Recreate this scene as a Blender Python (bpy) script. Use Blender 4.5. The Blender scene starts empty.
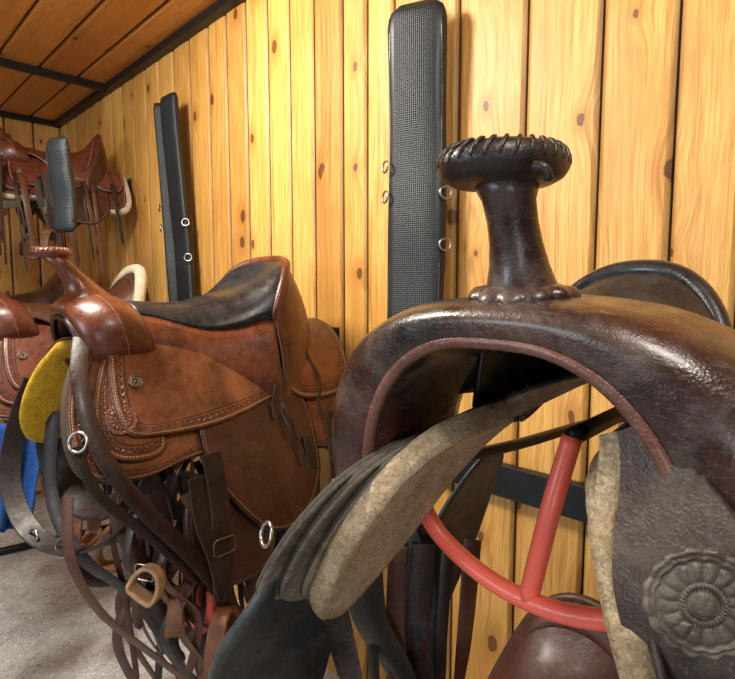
import bpy, bmesh, math, random
from mathutils import Vector, Matrix
random.seed(7)
S=bpy.context.scene
H=1.25
WY=1.1
# ---------------------------------------------------------------- materials
class NT:
    def __init__(s,name):
        s.m=bpy.data.materials.new(name); s.m.use_nodes=True
        s.t=s.m.node_tree; s.t.nodes.clear()
        s.out=s.t.nodes.new('ShaderNodeOutputMaterial')
        s.b=s.t.nodes.new('ShaderNodeBsdfPrincipled')
        s.t.links.new(s.b.outputs[0],s.out.inputs[0])
    def put(s,sock,v):
        if v is None: return
        if isinstance(v,bpy.types.NodeSocket): s.t.links.new(v,sock)
        else:
            if isinstance(v,tuple) and len(v)==3 and sock.type=='RGBA': v=(*v,1)
            sock.default_value=v
    def node(s,ty,ins={},**kw):
        n=s.t.nodes.new(ty)
        for k,v in kw.items(): setattr(n,k,v)
        for k,v in ins.items(): s.put(n.inputs[k],v)
        return n
    def M(s,op,a,b=None,c=None,clamp=False):
        n=s.t.nodes.new('ShaderNodeMath'); n.operation=op; n.use_clamp=clamp
        for i,v in enumerate((a,b,c)):
            if v is not None: s.put(n.inputs[i],v)
        return n.outputs[0]
    def mix(s,f,a,b,mode='MIX'):
        n=s.t.nodes.new('ShaderNodeMix'); n.data_type='RGBA'; n.blend_type=mode
        s.put(n.inputs[0],f); s.put(n.inputs[6],a); s.put(n.inputs[7],b)
        return n.outputs[2]
    def ramp(s,v,lo,hi,a=0.,b=1.):
        n=s.node('ShaderNodeMapRange',{0:v,1:lo,2:hi,3:a,4:b}); n.clamp=True
        return n.outputs[0]
    def noise(s,vec,scale,detail=3,rough=.5,dist=0):
        return s.node('ShaderNodeTexNoise',{'Vector':vec,'Scale':scale,'Detail':detail,'Roughness':rough,'Distortion':dist}).outputs[0]
    def obj(s): return s.node('ShaderNodeTexCoord').outputs['Object']
    def uv(s): return s.node('ShaderNodeTexCoord').outputs['UV']
    def bump(s,h,strength=.3,dist=.002):
        n=s.node('ShaderNodeBump',{'Height':h,'Strength':strength,'Distance':dist})
        s.t.links.new(n.outputs[0],s.b.inputs['Normal'])
    def setp(s,**k):
        for a,v in k.items(): s.put(s.b.inputs[a.replace('_',' ')],v)

def leather(name,c1,c2,rough=.38,stitch=None,tool=False,dust=None,dustamt=.5,scale=1.,coat=.15,grain=1.,wear=None,bs=.6,scratch=.6):
    n=NT(name); o=n.obj()
    m1=n.noise(o,9*scale,5,.6,.4); m2=n.noise(o,45*scale,4,.6)
    f=n.M('ADD',n.M('MULTIPLY',m1,.7),n.M('MULTIPLY',m2,.3))
    col=n.mix(n.ramp(f,.38,.62),c1,c2)
    scr=n.noise(o,130*scale,2,.7,1.5)
    col=n.mix(n.ramp(scr,.60,.72,0,.35),col,tuple(min(1,x*2.2+.02) for x in c2))
    if wear:
        w_=n.ramp(n.noise(o,7,5,.65,.8),.48,.66,0,.75); col=n.mix(w_,col,wear)
    rg=n.ramp(m2,.3,.7,rough-.1,rough+.14)
    if dust:
        d=n.M('MULTIPLY',n.ramp(n.noise(o,11,8,.75,.9),.46,.66),dustamt)
        col=n.mix(d,col,dust)
        sc2=n.node('ShaderNodeMapping',{'Vector':o,'Rotation':(.3,.9,.5),'Scale':(1.,1.,9.)}).outputs[0]
        sc3=n.ramp(n.noise(sc2,40,3,.7,.6),.60,.68,0,scratch)
        col=n.mix(sc3,col,dust)
        sp_=n.ramp(n.noise(o,210,4,.8,.4),.60,.68,0,scratch); col=n.mix(sp_,col,dust)
        rg=n.M('ADD',rg,n.M('MULTIPLY',d,.3))
    vor=n.node('ShaderNodeTexVoronoi',{'Vector':o,'Scale':420.}).outputs['Distance']
    h=n.M('ADD',n.M('MULTIPLY',vor,.25*grain),n.M('MULTIPLY',n.noise(o,60,5,.65),1.1))
    if stitch or tool:
        sp=n.node('ShaderNodeSeparateXYZ',{0:n.uv()}); u,v=sp.outputs[0],sp.outputs[1]
        edge=n.ramp(v,.0005,.006,.75,0)
        col=n.mix(edge,col,tuple(x*.25 for x in c1))
        if stitch:
            for off in (.009,):
                line=n.M('LESS_THAN',n.M('ABSOLUTE',n.M('SUBTRACT',v,off)),.0011)
                gro=n.ramp(n.M('ABSOLUTE',n.M('SUBTRACT',v,off)),.0012,.003,1,0)
                dash=n.M('LESS_THAN',n.M('FRACT',n.M('MULTIPLY',u,150.)),.62)
                col=n.mix(n.M('MULTIPLY',gro,.5),col,tuple(x*.3 for x in c1))
                col=n.mix(n.M('MULTIPLY',line,dash),col,stitch)
                h=n.M('SUBTRACT',h,n.M('MULTIPLY',gro,.9))
        if tool:
            sc=n.M('MULTIPLY',n.M('ABSOLUTE',n.M('SINE',n.M('MULTIPLY',u,190.))),.006)
            b=n.M('ADD',sc,.018)
            ln=n.ramp(n.M('ABSOLUTE',n.M('SUBTRACT',v,b)),.0008,.0026,1,0)
            l2=n.ramp(n.M('ABSOLUTE',n.M('SUBTRACT',v,.0155)),.0006,.0018,1,0)
            l3=n.ramp(n.M('ABSOLUTE',n.M('SUBTRACT',v,.031)),.0006,.0018,1,0)
            ln=n.M('MAXIMUM',n.M('MAXIMUM',ln,l2),l3)
            col=n.mix(n.M('MULTIPLY',ln,.8),col,tuple(x*.2 for x in c1))
            h=n.M('SUBTRACT',h,n.M('MULTIPLY',ln,1.6))
    n.bump(h,bs,.0018)
    n.setp(Base_Color=col,Roughness=rg,Coat_Weight=coat,Coat_Roughness=.22)
    return n.m
def simple(name,c,rough=.5,metal=0.,nscale=40,amt=.3,bs=.3,bd=.002,c2=None,coat=0.):
    n=NT(name); o=n.obj(); f=n.noise(o,nscale,5,.6)
    col=n.mix(n.ramp(f,.35,.65),c,c2 or tuple(x*(1-amt) for x in c))
    n.bump(f,bs,bd); n.setp(Base_Color=col,Roughness=rough,Metallic=metal,Coat_Weight=coat); return n.m
def fleece(name,c,c2):
    n=NT(name); o=n.obj()
    a=n.noise(o,170,5,.75,1.2); b=n.noise(o,18,4,.6,.5)
    col=n.mix(n.ramp(b,.35,.65),c,c2)
    col=n.mix(n.ramp(a,.38,.55,.6,0),col,tuple(x*.35 for x in c2))
    n.bump(n.M('ADD',a,n.M('MULTIPLY',b,1.5)),1.,.006); n.setp(Base_Color=col,Roughness=.95); return n.m
def wood(name,ca,cb,cd,knot=True,rough=.5):
    n=NT(name)
    uv=n.uv(); sp=n.node('ShaderNodeSeparateXYZ',{0:uv}); u,v=sp.outputs[0],sp.outputs[1]
    tone=n.node('ShaderNodeAttribute',attribute_name='tone').outputs['Fac']
    kv=n.node('ShaderNodeCombineXYZ',{0:n.M('MULTIPLY',u,6.1),1:n.M('MULTIPLY',v,3.8)}).outputs[0]
    vo=n.node('ShaderNodeTexVoronoi',{'Vector':kv,'Scale':1.,'Randomness':1.},voronoi_dimensions='2D')
    d=vo.outputs['Distance']; cs=n.node('ShaderNodeSeparateColor',{0:vo.outputs['Color']}).outputs[0]
    on=n.M('GREATER_THAN',cs,.40)
    size=n.M('MULTIPLY_ADD',n.M('SUBTRACT',cs,.40),.10,.014)
    dw=n.M('ADD',d,n.M('MULTIPLY',n.M('SUBTRACT',n.noise(uv,60,3),.5),.06))
    bul=n.M('MULTIPLY',n.M('MULTIPLY',n.M('POWER',2.718,n.M('MULTIPLY',n.M('MULTIPLY',d,d),-20.)),.018),on)
    wob=n.M('MULTIPLY',n.noise(n.node('ShaderNodeCombineXYZ',{0:n.M('MULTIPLY',u,3.),1:n.M('MULTIPLY',v,1.1)}).outputs[0],1.,2),.07)
    uu=n.M('ADD',n.M('ADD',u,bul),wob)
    g1=n.noise(n.node('ShaderNodeCombineXYZ',{0:n.M('MULTIPLY',uu,75.),1:n.M('MULTIPLY',v,1.1)}).outputs[0],1.,4,.65)
    g2=n.noise(n.node('ShaderNodeCombineXYZ',{0:n.M('MULTIPLY',uu,300.),1:n.M('MULTIPLY',v,8.)}).outputs[0],1.,4,.7)
    big=n.noise(n.node('ShaderNodeCombineXYZ',{0:n.M('MULTIPLY',u,9.),1:n.M('MULTIPLY',v,2.5)}).outputs[0],1.,3)
    g=n.M('ADD',n.M('MULTIPLY',g1,.35),n.M('MULTIPLY',g2,.65))
    col=n.mix(n.ramp(g,.40,.62),ca,cb)
    col=n.mix(n.ramp(big,.44,.72,0,.7),col,cb)
    col=n.mix(n.ramp(g1,.56,.70,0,.35),col,cd)
    if knot:
        q=n.M('DIVIDE',dw,size)
        halo=n.M('MULTIPLY',n.ramp(q,.9,5.0,.8,0),on)
        core=n.M('MULTIPLY',n.ramp(q,.75,1.4,1,0),on)
        ring=n.M('MULTIPLY',n.ramp(n.M('ABSOLUTE',n.M('SUBTRACT',q,1.05)),.05,.35,.7,0),on)
        col=n.mix(halo,col,tuple(x*.85 for x in cb)); col=n.mix(n.M('MULTIPLY',core,.85),col,cd); col=n.mix(ring,col,tuple(x*.3 for x in cd))
    col=n.mix(1.,col,n.node('ShaderNodeCombineColor',{0:tone,1:n.M('POWER',tone,1.3),2:n.M('POWER',tone,1.6)}).outputs[0],'MULTIPLY')
    # near-black colour inside the seams between boards
    e=n.node('ShaderNodeAttribute',attribute_name='seam').outputs['Fac']
    col=n.mix(n.ramp(e,0,1,0,.97),col,tuple(x*.08 for x in cd))
    n.bump(g,.25,.0015); n.setp(Base_Color=col,Roughness=rough,Coat_Weight=.06,Coat_Roughness=.4); return n.m

TAN=(.5,.33,.18)
L_mid=leather('leather_mid',(.075,.022,.009),(.21,.062,.022),.35,stitch=TAN,tool=True,coat=.3,wear=(.28,.098,.040))
L_mid_plain=leather('leather_mid_plain',(.06,.017,.008),(.155,.042,.016),.32,coat=.25,wear=(.21,.066,.027),bs=.5)
L_mid_dark=leather('leather_mid_dark',(.030,.012,.008),(.075,.026,.014),.4,stitch=(.2,.1,.05))
L_fend=leather('leather_fender',(.024,.008,.005),(.06,.017,.009),.38,stitch=(.3,.17,.09),wear=(.085,.027,.014))
L_near=leather('leather_near',(.008,.005,.005),(.032,.012,.010),.30,dust=(.20,.165,.13),dustamt=.38,coat=.35,scale=.9,wear=(.085,.018,.014),bs=.5,scratch=.35)
L_cap=leather('leather_cap',(.008,.006,.006),(.026,.017,.014),.42,coat=.1,wear=(.045,.030,.024),bs=.7)
L_near_s=leather('leather_near_layers',(.05,.042,.034),(.14,.115,.085),.65,dust=(.36,.32,.25),dustamt=.75,coat=.0,bs=1.,stitch=(.4,.36,.28))
L_near_d=leather('leather_near_flap',(.012,.008,.007),(.04,.022,.017),.42,dust=(.20,.17,.13),dustamt=.35,coat=.12,bs=.7,scratch=.4)
L_ros=leather('leather_rosette',(.03,.024,.02),(.10,.075,.06),.45,dust=(.34,.31,.25),dustamt=.6,coat=.1,bs=.35)
L_slate=leather('leather_slate',(.010,.014,.017),(.030,.040,.047),.45,dust=(.12,.13,.125),dustamt=.35,coat=.1)
L_near_lip=leather('leather_lip',(.085,.030,.022),(.17,.064,.045),.34,coat=.3,dust=(.26,.17,.12),dustamt=.4)
L_red=leather('leather_red',(.075,.019,.010),(.16,.040,.020),.36,stitch=(.55,.4,.3),tool=True,coat=.25)
L_tan=leather('leather_tan',(.11,.038,.016),(.20,.072,.03),.42,stitch=(.6,.45,.3),tool=True)
L_red_plain=leather('leather_red_plain',(.06,.015,.009),(.13,.032,.016),.34,coat=.25)
L_black=leather('leather_black',(.006,.007,.009),(.020,.024,.028),.30,coat=.4,wear=(.030,.034,.037),bs=.35)
L_strap=leather('leather_strap',(.010,.008,.007),(.034,.018,.013),.45,coat=.05)
L_strapb=leather('leather_strap_brown',(.055,.019,.010),(.12,.042,.02),.45,coat=.1)
L_ox=leather('leather_underneath',(.045,.014,.010),(.08,.024,.015),.5)
L_felt=leather('felt_dark',(.04,.028,.018),(.08,.06,.04),.8,coat=0.)
F_near=fleece('fleece_grey',(.80,.64,.42),(.52,.39,.23))
F_cream=fleece('fleece_cream',(.85,.76,.56),(.66,.56,.38))
F_yel=fleece('fleece_yellow',(1.,.62,.03),(.75,.42,.02))
M_thread=simple('thread_tan',TAN,.7)
M_steel=simple('steel',(.62,.62,.6),.28,1.,60,.4)
M_brass=simple('brass',(.26,.21,.16),.4,1.,60,.5)
M_redp=simple('red_coating',(1.,.17,.115),.42,0,30,.06,.1,coat=.15)
M_blk=simple('black_metal',(.012,.012,.014),.45,.2,30,.4)
M_wood=simple('worn_wood',(.24,.10,.045),.5,0,30,.6)
M_pale=simple('pale_wood',(.55,.34,.18),.55,0,30,.4)
M_blue=simple('blue_cloth',(.010,.09,.38),.85,0,120,.4,.6)
def neo():
    n=NT('neoprene'); uv=n.uv()
    sp=n.node('ShaderNodeSeparateXYZ',{0:uv}); u,v=sp.outputs[0],sp.outputs[1]
    a=n.M('SINE',n.M('MULTIPLY',n.M('ADD',u,v),620.)); b=n.M('SINE',n.M('MULTIPLY',n.M('SUBTRACT',u,v),620.))
    h=n.M('MULTIPLY',a,b)
    ins=n.M('LESS_THAN',n.M('ABSOLUTE',n.M('SUBTRACT',u,0.)),.052)
    h=n.M('MULTIPLY',h,ins)
    col=n.mix(n.ramp(h,-.6,.6),(.005,.008,.010),(.016,.021,.025))
    n.bump(h,.4,.0014); n.setp(Base_Color=col,Roughness=.45); return n.m
M_neo=neo()
W_wall=wood('pine_wall',(.90,.55,.16),(.58,.26,.045),(.15,.042,.008))
W_ceil=wood('pine_ceiling',(.80,.38,.09),(.58,.23,.045),(.16,.05,.012))
def concrete():
    n=NT('concrete'); o=n.obj()
    a=n.noise(o,2.5,6,.65,.5); b=n.noise(o,60,4,.7); c=n.noise(o,14,5,.7,1)
    col=n.mix(n.ramp(a,.35,.65),(.44,.45,.44),(.72,.73,.72))
    col=n.mix(n.ramp(c,.50,.68,0,.65),col,(.28,.28,.26)); col=n.mix(n.ramp(b,.56,.64,0,.8),col,(.92,.92,.9))
    col=n.mix(n.ramp(n.noise(o,110,3,.7,.5),.57,.64,0,.8),col,(.12,.105,.085))
    n.bump(n.M('ADD',b,c),.5,.004); n.setp(Base_Color=col,Roughness=.8); return n.m
M_conc=concrete()
# ---------------------------------------------------------------- mesh utils
def mk(name,vs,fs,mat,parent=None,uvs=None,smooth=True,label=None,sub=0):
    me=bpy.data.meshes.new(name); me.from_pydata([tuple(v) for v in vs],[],fs)
    if uvs:
        ul=me.uv_layers.new(name='UVMap')
        for l in me.loops: ul.data[l.index].uv=uvs[l.vertex_index]
    bm=bmesh.new(); bm.from_mesh(me); bmesh.ops.recalc_face_normals(bm,faces=bm.faces); bm.to_mesh(me); bm.free()
    for p in me.polygons: p.use_smooth=smooth
    ob=bpy.data.objects.new(name,me); bpy.context.collection.objects.link(ob)
    if mat: me.materials.append(mat)
    if parent: ob.parent=parent
    if label: ob['label']=label
    return ob
def solid(o,th):
    m=o.modifiers.new('s','SOLIDIFY'); m.thickness=th; m.offset=0
def cat(pts,n=6,closed=False):
    P=[Vector(p) for p in pts]; N=len(P); out=[]
    rng=range(N) if closed else range(N-1)
    for i in rng:
        if closed: a,b,c,d=P[(i-1)%N],P[i],P[(i+1)%N],P[(i+2)%N]
        else: a,b,c,d=P[max(i-1,0)],P[i],P[i+1],P[min(i+2,N-1)]
        for k in range(n):
            t=k/n
            out.append(.5*((2*b)+(c-a)*t+(2*a-5*b+4*c-d)*t*t+(3*b-a-3*c+d)*t**3))
    if not closed: out.append(P[-1])
    return out
def ss(a,b,x):
    t=max(0,min(1,(x-a)/(b-a))); return t*t*(3-2*t)
def loft(rings,closed_loop=True,cap=True,closed_path=False):
    vs=[];fs=[];m=len(rings[0])
    for r in rings: vs+=list(r)
    n=len(rings)
    for i in range(n if closed_path else n-1):
        for j in range(m if closed_loop else m-1):
            a=i*m+j;b=i*m+(j+1)%m;i2=(i+1)%n
            fs.append((a,b,i2*m+(j+1)%m,i2*m+j))
    if cap and not closed_path and closed_loop:
        fs.append(tuple(range(m))); fs.append(tuple((n-1)*m+j for j in range(m)))
    return vs,fs
def tubegeo(pts,r,seg=10,closed=False):
    rings=[];n=len(pts);up=None
    for i,p in enumerate(pts):
        a=pts[(i-1)%n] if closed else pts[max(i-1,0)]
        b=pts[(i+1)%n] if closed else pts[min(i+1,n-1)]
        t=(b-a).normalized()
        if up is None:
            up=Vector((0,0,1)) if abs(t.z)<.9 else Vector((1,0,0))
        up=(up-t*up.dot(t)).normalized(); s=t.cross(up)
        rr=r(i/(n-1)) if callable(r) else r
        rings.append([p+(up*math.cos(2*math.pi*k/seg)+s*math.sin(2*math.pi*k/seg))*rr for k in range(seg)])
    return loft(rings,True,True,closed)
def tube(name,pts,r,mat,parent=None,closed=False,n=6,seg=10,**k):
    P=cat(pts,n,closed); v,f=tubegeo(P,r,seg,closed); return mk(name,v,f,mat,parent,**k)
def multi(name,geos,mat,parent=None,**k):
    V=[];F=[]
    for v,f in geos:
        o=len(V); V+=list(v); F+=[tuple(i+o for i in q) for q in f]
    return mk(name,V,F,mat,parent,**k)
def ribgeo(pts,w,th,wd,n=8,twist=0,closed=False):
    P=cat(pts,n,closed); rings=[]; uvs=[]; N=len(P); L=0; wd=Vector(wd)
    for i,p in enumerate(P):
        a=P[(i-1)%N] if closed else P[max(i-1,0)]; b=P[(i+1)%N] if closed else P[min(i+1,N-1)]; t=(b-a).normalized()
        d=wd
        if twist: d=Matrix.Rotation(twist*i/(N-1),3,t)@wd
        d=(d-t*d.dot(t)).normalized(); nn=t.cross(d)
        if i: L+=(p-P[i-1]).length
        q=i/(N-1); W=w(q) if callable(w) else w
        if q>.93 and not closed: W*=1-.55*((q-.93)/.07)**2
        ww=W*.5; e=th*.5; c=min(.0015,ww*.2)
        sec=[(-ww,-e*.4),(-ww,e*.4),(-ww+c,e),(ww-c,e),(ww,e*.4),(ww,-e*.4),(ww-c,-e),(-ww+c,-e)]
        rings.append([p+d*x+nn*y for x,y in sec])
        uvs+=[(L,ww-abs(x)) for x,y in sec]
    v,f=loft(rings,True,True,closed); return v,f,uvs
def ribbon(name,pts,w,th,wd,mat,parent=None,**k):
    tw=k.pop('twist',0); cl=k.pop('closed',False)
    v,f,u=ribgeo(pts,w,th,wd,twist=tw,closed=cl); o=mk(name,v,f,mat,parent,uvs=u,**k)
    o.data.set_sharp_from_angle(angle=math.radians(40)); return o
def frame(nrm,up=(0,0,1)):
    z=Vector(nrm).normalized(); u=Vector(up)
    if abs(z.dot(u))>.95: u=Vector((0,1,0))
    x=u.cross(z).normalized(); y=z.cross(x); return Matrix((x,y,z)).transposed()
def ringgeo(c,nrm,R,r,seg=24,D=False):
    Fm=frame(nrm); pts=[]
    for i in range(seg):
        a=2*math.pi*i/seg; y=math.sin(a)
        if D and y>0.35: y=.35
        pts.append(Vector(c)+Fm@Vector((math.cos(a)*R,y*R,0)))
    return tubegeo(pts,r,8,True)
def bucklegeo(c,nrm,w,h,r=.0024):
    Fm=frame(nrm); C=Vector(c)
    q=[(-w,-h),(w,-h),(w,h),(-w,h)]; pts=[]
    for i in range(4):
        a=Vector((*q[i],0));b=Vector((*q[(i+1)%4],0))
        for t in (.12,.3,.5,.7,.88): pts.append(C+Fm@a.lerp(b,t))
    v,f=tubegeo(pts,r,7,True); return v,f
def one(name,geo,mat,parent): return mk(name,geo[0],geo[1],mat,parent)
def disc(name,c,nrm,R,mat,parent,petals=0,h=.006,**k):
    Fm=frame(nrm); vs=[];fs=[]; T=max(48,petals*12); RR=40
    vs.append(Vector(c)+Fm@Vector((0,0,h*1.0)))
    for i in range(1,RR+1):
        q=i/RR
        for j in range(T):
            a=2*math.pi*j/T
            sc=abs(math.sin(a*petals/2)) if petals else 0
            r=R*q*(1+(.06*sc-.03 if petals else 0)*q)
            z=h*(1-q**4)
            if petals:
                # carved concho: domed centre, beaded ring, fluted petals, ringed scalloped rim
                if q<.22: z=h*(.75+.35*math.cos(q/.22*math.pi/2))
                elif q<.30: z=h*.45
                elif q<.40: z=h*(.55+.35*abs(math.sin(a*petals)))*math.sin((q-.30)/.10*math.pi)**.5+h*.05
                elif q<.74:
                    w_=(q-.40)/.34; z=h*(.35+.50*math.sin(w_*math.pi)**.6*(.35+.65*sc))
                elif q<.80: z=h*.28
                elif q<.88: z=h*(.28+.35*math.sin((q-.80)/.08*math.pi))
                else:
                    w_=(q-.88)/.12; z=h*(.25+.35*math.sin(w_*math.pi)**.6*(.2+.8*sc))
                if i==RR: z=-.001
            vs.append(Vector(c)+Fm@Vector((r*math.cos(a),r*math.sin(a),z)))
    for j in range(T): fs.append((0,1+j,1+(j+1)%T))
    for i in range(RR-1):
        for j in range(T):
            a=1+i*T+j;b=1+i*T+(j+1)%T; fs.append((a,a+T,b+T,b))
    fs.append(tuple(1+(RR-1)*T+j for j in range(T)))
    return mk(name,vs,fs,mat,parent,**k)
# ---------------------------------------------------------------- saddle drape
DS=.005; TAB=[(0,0,0)]
x=z=0
for i in range(1,240):
    s=i*DS
    th=60*ss(0,.15,s)+ (9*(s-.13)/.27 if s>.13 else 0)
    th=min(th,86) if s<.5 else min(86,th+ (s-.5)*60)
    th=math.radians(th); x+=DS*math.cos(th); z-=DS*math.sin(th); TAB.append((x,z,th))
def drape(s,off=0,zc=-.02):
    s=max(0,s); q=min(s/DS,237.9); i=int(q); f=q-i
    a,b=TAB[i],TAB[i+1]; X=a[0]+(b[0]-a[0])*f; Z=a[1]+(b[1]-a[1])*f; t=a[2]+(b[2]-a[2])*f
    return X+math.sin(t)*off, Z+math.cos(t)*off+zc, t
def drz(x):
    x=abs(x)
    for i in range(len(TAB)-1):
        if TAB[i+1][0]>=x:
            f=(x-TAB[i][0])/(TAB[i+1][0]-TAB[i][0]+1e-9); return TAB[i][1]+f*(TAB[i+1][1]-TAB[i][1])
    return TAB[-1][1]
def panel(name,out,c,side,off,th,mat,parent,bulge=0.,n=5,zc=-.02,wav=0.,flare=None,rough=0.,**k):
    O=[Vector((p[0],p[1],0)) for p in out]; O=cat(O,n,True); C=Vector((c[0],c[1],0)); N=len(O)
    if rough:
        rg=random.Random(len(out)*7+int(off*1000)); O=[C+(p-C)*(1+rough*(rg.random()-.5)) for p in O]
    fr=[.12,.25,.4,.55,.7,.82,.9,.95,.985,1.0,1.0,.985,.9,.7,.4,.12]
    of=[0]*9+[-.3,-.7]+[-1]*5
    vs=[];uv=[];per=[0]
    for j in range(1,N): per.append(per[-1]+(O[j]-O[j-1]).length)
    def mp(p,o,f):
        o2=o+bulge*(1-f*f)
        if wav: o2+=wav*math.sin(p.y*38+p.x*25)*ss(0,.3,p.x)
        if flare: o2+=flare(p.x,p.y)
        X,Z,t=drape(p.x,o2,zc); return Vector((side*X,-p.y,Z))
    for f,o in zip(fr,of):
        for j in range(N):
            p=C+(O[j]-C)*f
            vs.append(mp(p,off+o*th,f)); uv.append((per[j],(1-f)*(O[j]-C).length if o>-.9 else .2))
    fs=[]
    for i in range(len(fr)-1):
        for j in range(N):
            a=i*N+j;b=i*N+(j+1)%N; fs.append((a,b,b+N,a+N))
    fs.append(tuple(range(N))); fs.append(tuple((len(fr)-1)*N+j for j in range(N)))
    return mk(name,vs,fs,mat,parent,uvs=uv,**k)
def root(name,loc,label,cat_,rot=0,sc=1,tilt=0):
    e=bpy.data.objects.new(name,None); e.empty_display_size=.05; bpy.context.collection.objects.link(e)
    e.location=loc; e.rotation_euler=(tilt,0,rot); e.scale=(sc,sc,sc); e['label']=label; e['category']=cat_; return e
def V(o,f,z): return Vector((o,-f,z))
def stirrup(parent,c,mat,rot=0,sc=1.,tl=0):
    path=[(-.058,-.002),(-.066,.03),(-.058,.08),(-.036,.12),(0,.135),(.036,.12),(.058,.08),(.066,.03),(.058,-.002),(.03,-.010),(-.03,-.010)]
    P=cat([Vector((p[0]*sc,0,p[1]*sc)) for p in path],4,True)
    N=len(P); rings=[]
    R=Matrix.Rotation(rot,3,'Z')@Matrix.Rotation(tl,3,'Y')
    for i,p in enumerate(P):
        t=(P[(i+1)%N]-P[(i-1)%N]).normalized(); nn=Vector((t.z,0,-t.x)); w=(.034 if p.z<.02*sc else .026-.008*ss(.05,.14,p.z))*sc; e=.009*sc
        rings.append([R@(p+nn*a*e+Vector((0,b*w,0)))+Vector(c) for a,b in ((-1,-1),(1,-1),(1,1),(-1,1))])
    v,f=loft(rings,True,False,True); o=mk('stirrup',v,f,mat,parent,smooth=False)
    m=o.modifiers.new('b','BEVEL'); m.width=.003; m.segments=2
    return o
def saddle(loc,label,cfg,rot=0,sc=1.,tilt=0):
    R=root('western_saddle',loc,label,'saddle',rot,sc,tilt); g=cfg.get
    main=cfg['main'];plain=cfg['plain'];seatm=cfg['seat'];dark=cfg['dark']
    Hc=g('Hc',.15); cw=g('cw',.165); cs=g('cshift',0); sh=g('seath',.0); cd=g('cdecay',.062); cdp=g('cdepth',.135); fr_=g('frise',.055); fdrop=g('fdrop',0.)
    plat=g('plateau'); fw=g('frontw',.095); npow=g('narrow',0); shp=g('shpow',5); re_=g('rimend',0.)
    def rim(t,gx=1.,dz=0):
        ph=t*math.radians(86); X=cw*math.sin(ph)*gx; F=-.085+cs-cdp*math.cos(ph)
        c_=max(0,math.cos(ph))**g('cpow',.75)
        if plat is not None:
            b=drz(X)*.95+.012+re_; return X,F,b+(plat-b)*c_+dz
        return X,F,drz(X)*.95+.012+(Hc+sh*.5)*c_+dz
    def seatz(X,F,t): return drz(X)*.92+.005+fr_*ss(.0,.17,F)+sh*(1-abs(t)**shp)*(1-fdrop*ss(-.05,.16,F))+re_*.35*ss(.17,-.1,F)*abs(t)**2
    def seatpt(u,t,dz=0):
        rx,rf,rz=rim(t); fx,ff=fw*t,.17
        k=(1-(1-u)**npow) if npow else ss(0,1,u); X=rx+(fx-rx)*k; F=rf+(ff-rf)*u; d=u*abs(ff-rf)
        return V(X,F,seatz(X,F,t)+(rz-seatz(rx,rf,t))*math.exp(-(d/cd)**1.35)+.006*math.sin(u*math.pi)*(1-abs(t)**3)+dz)
    U=30;T=44
    vs=[seatpt(i/U,-1+2*j/T) for i in range(U+1) for j in range(T+1)]
    fs=[(i*(T+1)+j,i*(T+1)+j+1,(i+1)*(T+1)+j+1,(i+1)*(T+1)+j) for i in range(U) for j in range(T)]
    solid(mk('seat',vs,fs,seatm,R),g('seatth',.007))
    vs=[];K=8
    for i in range(K+1):
        q=i/K
        for j in range(T+1):
            t=-1+2*j/T; a=rim(t)
            bx=a[0]*g('cbx',1.08); bf=a[1]-g('cback',.03)*math.cos(t*1.5); bz=drz(bx)-.01
            vs.append(V(a[0]+(bx-a[0])*q,a[1]+(bf-a[1])*q-.012*math.sin(q*math.pi),a[2]+(bz-a[2])*q))
    fs=[(i*(T+1)+j,i*(T+1)+j+1,(i+1)*(T+1)+j+1,(i+1)*(T+1)+j) for i in range(K) for j in range(T)]
    solid(mk('cantle',vs,fs,cfg.get('cantle',plain),R),.01)
    P=[V(*rim(-1+2*j/40,1.01,.002)) for j in range(41)]
    v,f=tubegeo(P,lambda q:g('bindr',.011)*(.55+.45*math.sin(q*math.pi)**.5),12)
    mk('cantle_binding',v,f,cfg['bind'],R)
    # leather sides closing the gap between the raised seat edge and the jockeys
    if g('gusset'):
        for sd_ in (1,-1):
            vs=[]
            for i in range(U+1):
                p=seatpt(i/U,sd_)
                for q in (0,.35,.7,1.):
                    bx=abs(p.x)+g('gusout',.045)*q; zb=drz(bx)-g('gusdrop',.005); vs.append(Vector((sd_*bx,p.y,p.z+(zb-p.z)*q+.006*math.sin(q*math.pi))))
            fs=[(i*4+j,i*4+j+1,(i+1)*4+j+1,(i+1)*4+j) for i in range(U) for j in range(3)]
            solid(mk('seat_side',vs,fs,g('gusm',plain),R),.006)
            if g('edgepipe'):
                P=[seatpt(i/U,sd_*.99) for i in range(U+1)]; v,f=tubegeo(P,.0035,8); mk('seat_piping',v,f,g('edgepipe'),R)
    if g('seatband',True):
        B=[0,.04,.085,.11]
        vs=[seatpt(b,-1+2*j/40,.006 if b<.1 else .002) for j in range(41) for b in B]
        uv=[(j*.012,(.11-b)*.42) for j in range(41) for b in B]
        fs=[(i*4+j,i*4+j+1,(i+1)*4+j+1,(i+1)*4+j) for i in range(40) for j in range(3)]
        solid(mk('seat_border',vs,fs,g('bandm',L_mid_dark),R,uvs=uv),.003)
    # fork
    outer=cfg['outer']; inner=cfg['inner']; yf=g('yf',.30)
    O=cat([Vector((-p[0],p[1],0)) for p in outer[::-1]]+[Vector((p[0],p[1],0)) for p in outer[1:]],5)
    I=cat([Vector((-p[0],p[1],0)) for p in inner[::-1]]+[Vector((p[0],p[1],0)) for p in inner[1:]],5)
    dep=g('fdep',.15)
    sec=g('sec',[(0,-.012),(.12,.003),(.4,.007),(.7,.001),(.92,-.02),(1.03,-.05),(1.05,-dep*.55),(.95,-dep*.8),(.7,-dep),(.3,-dep*1.05),(.02,-dep),(-.06,-dep*.6),(-.05,-.035)])
    S2=cat([Vector((a,b,0)) for a,b in sec],3,True)
    rings=[]
    NN=len(O)
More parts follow.
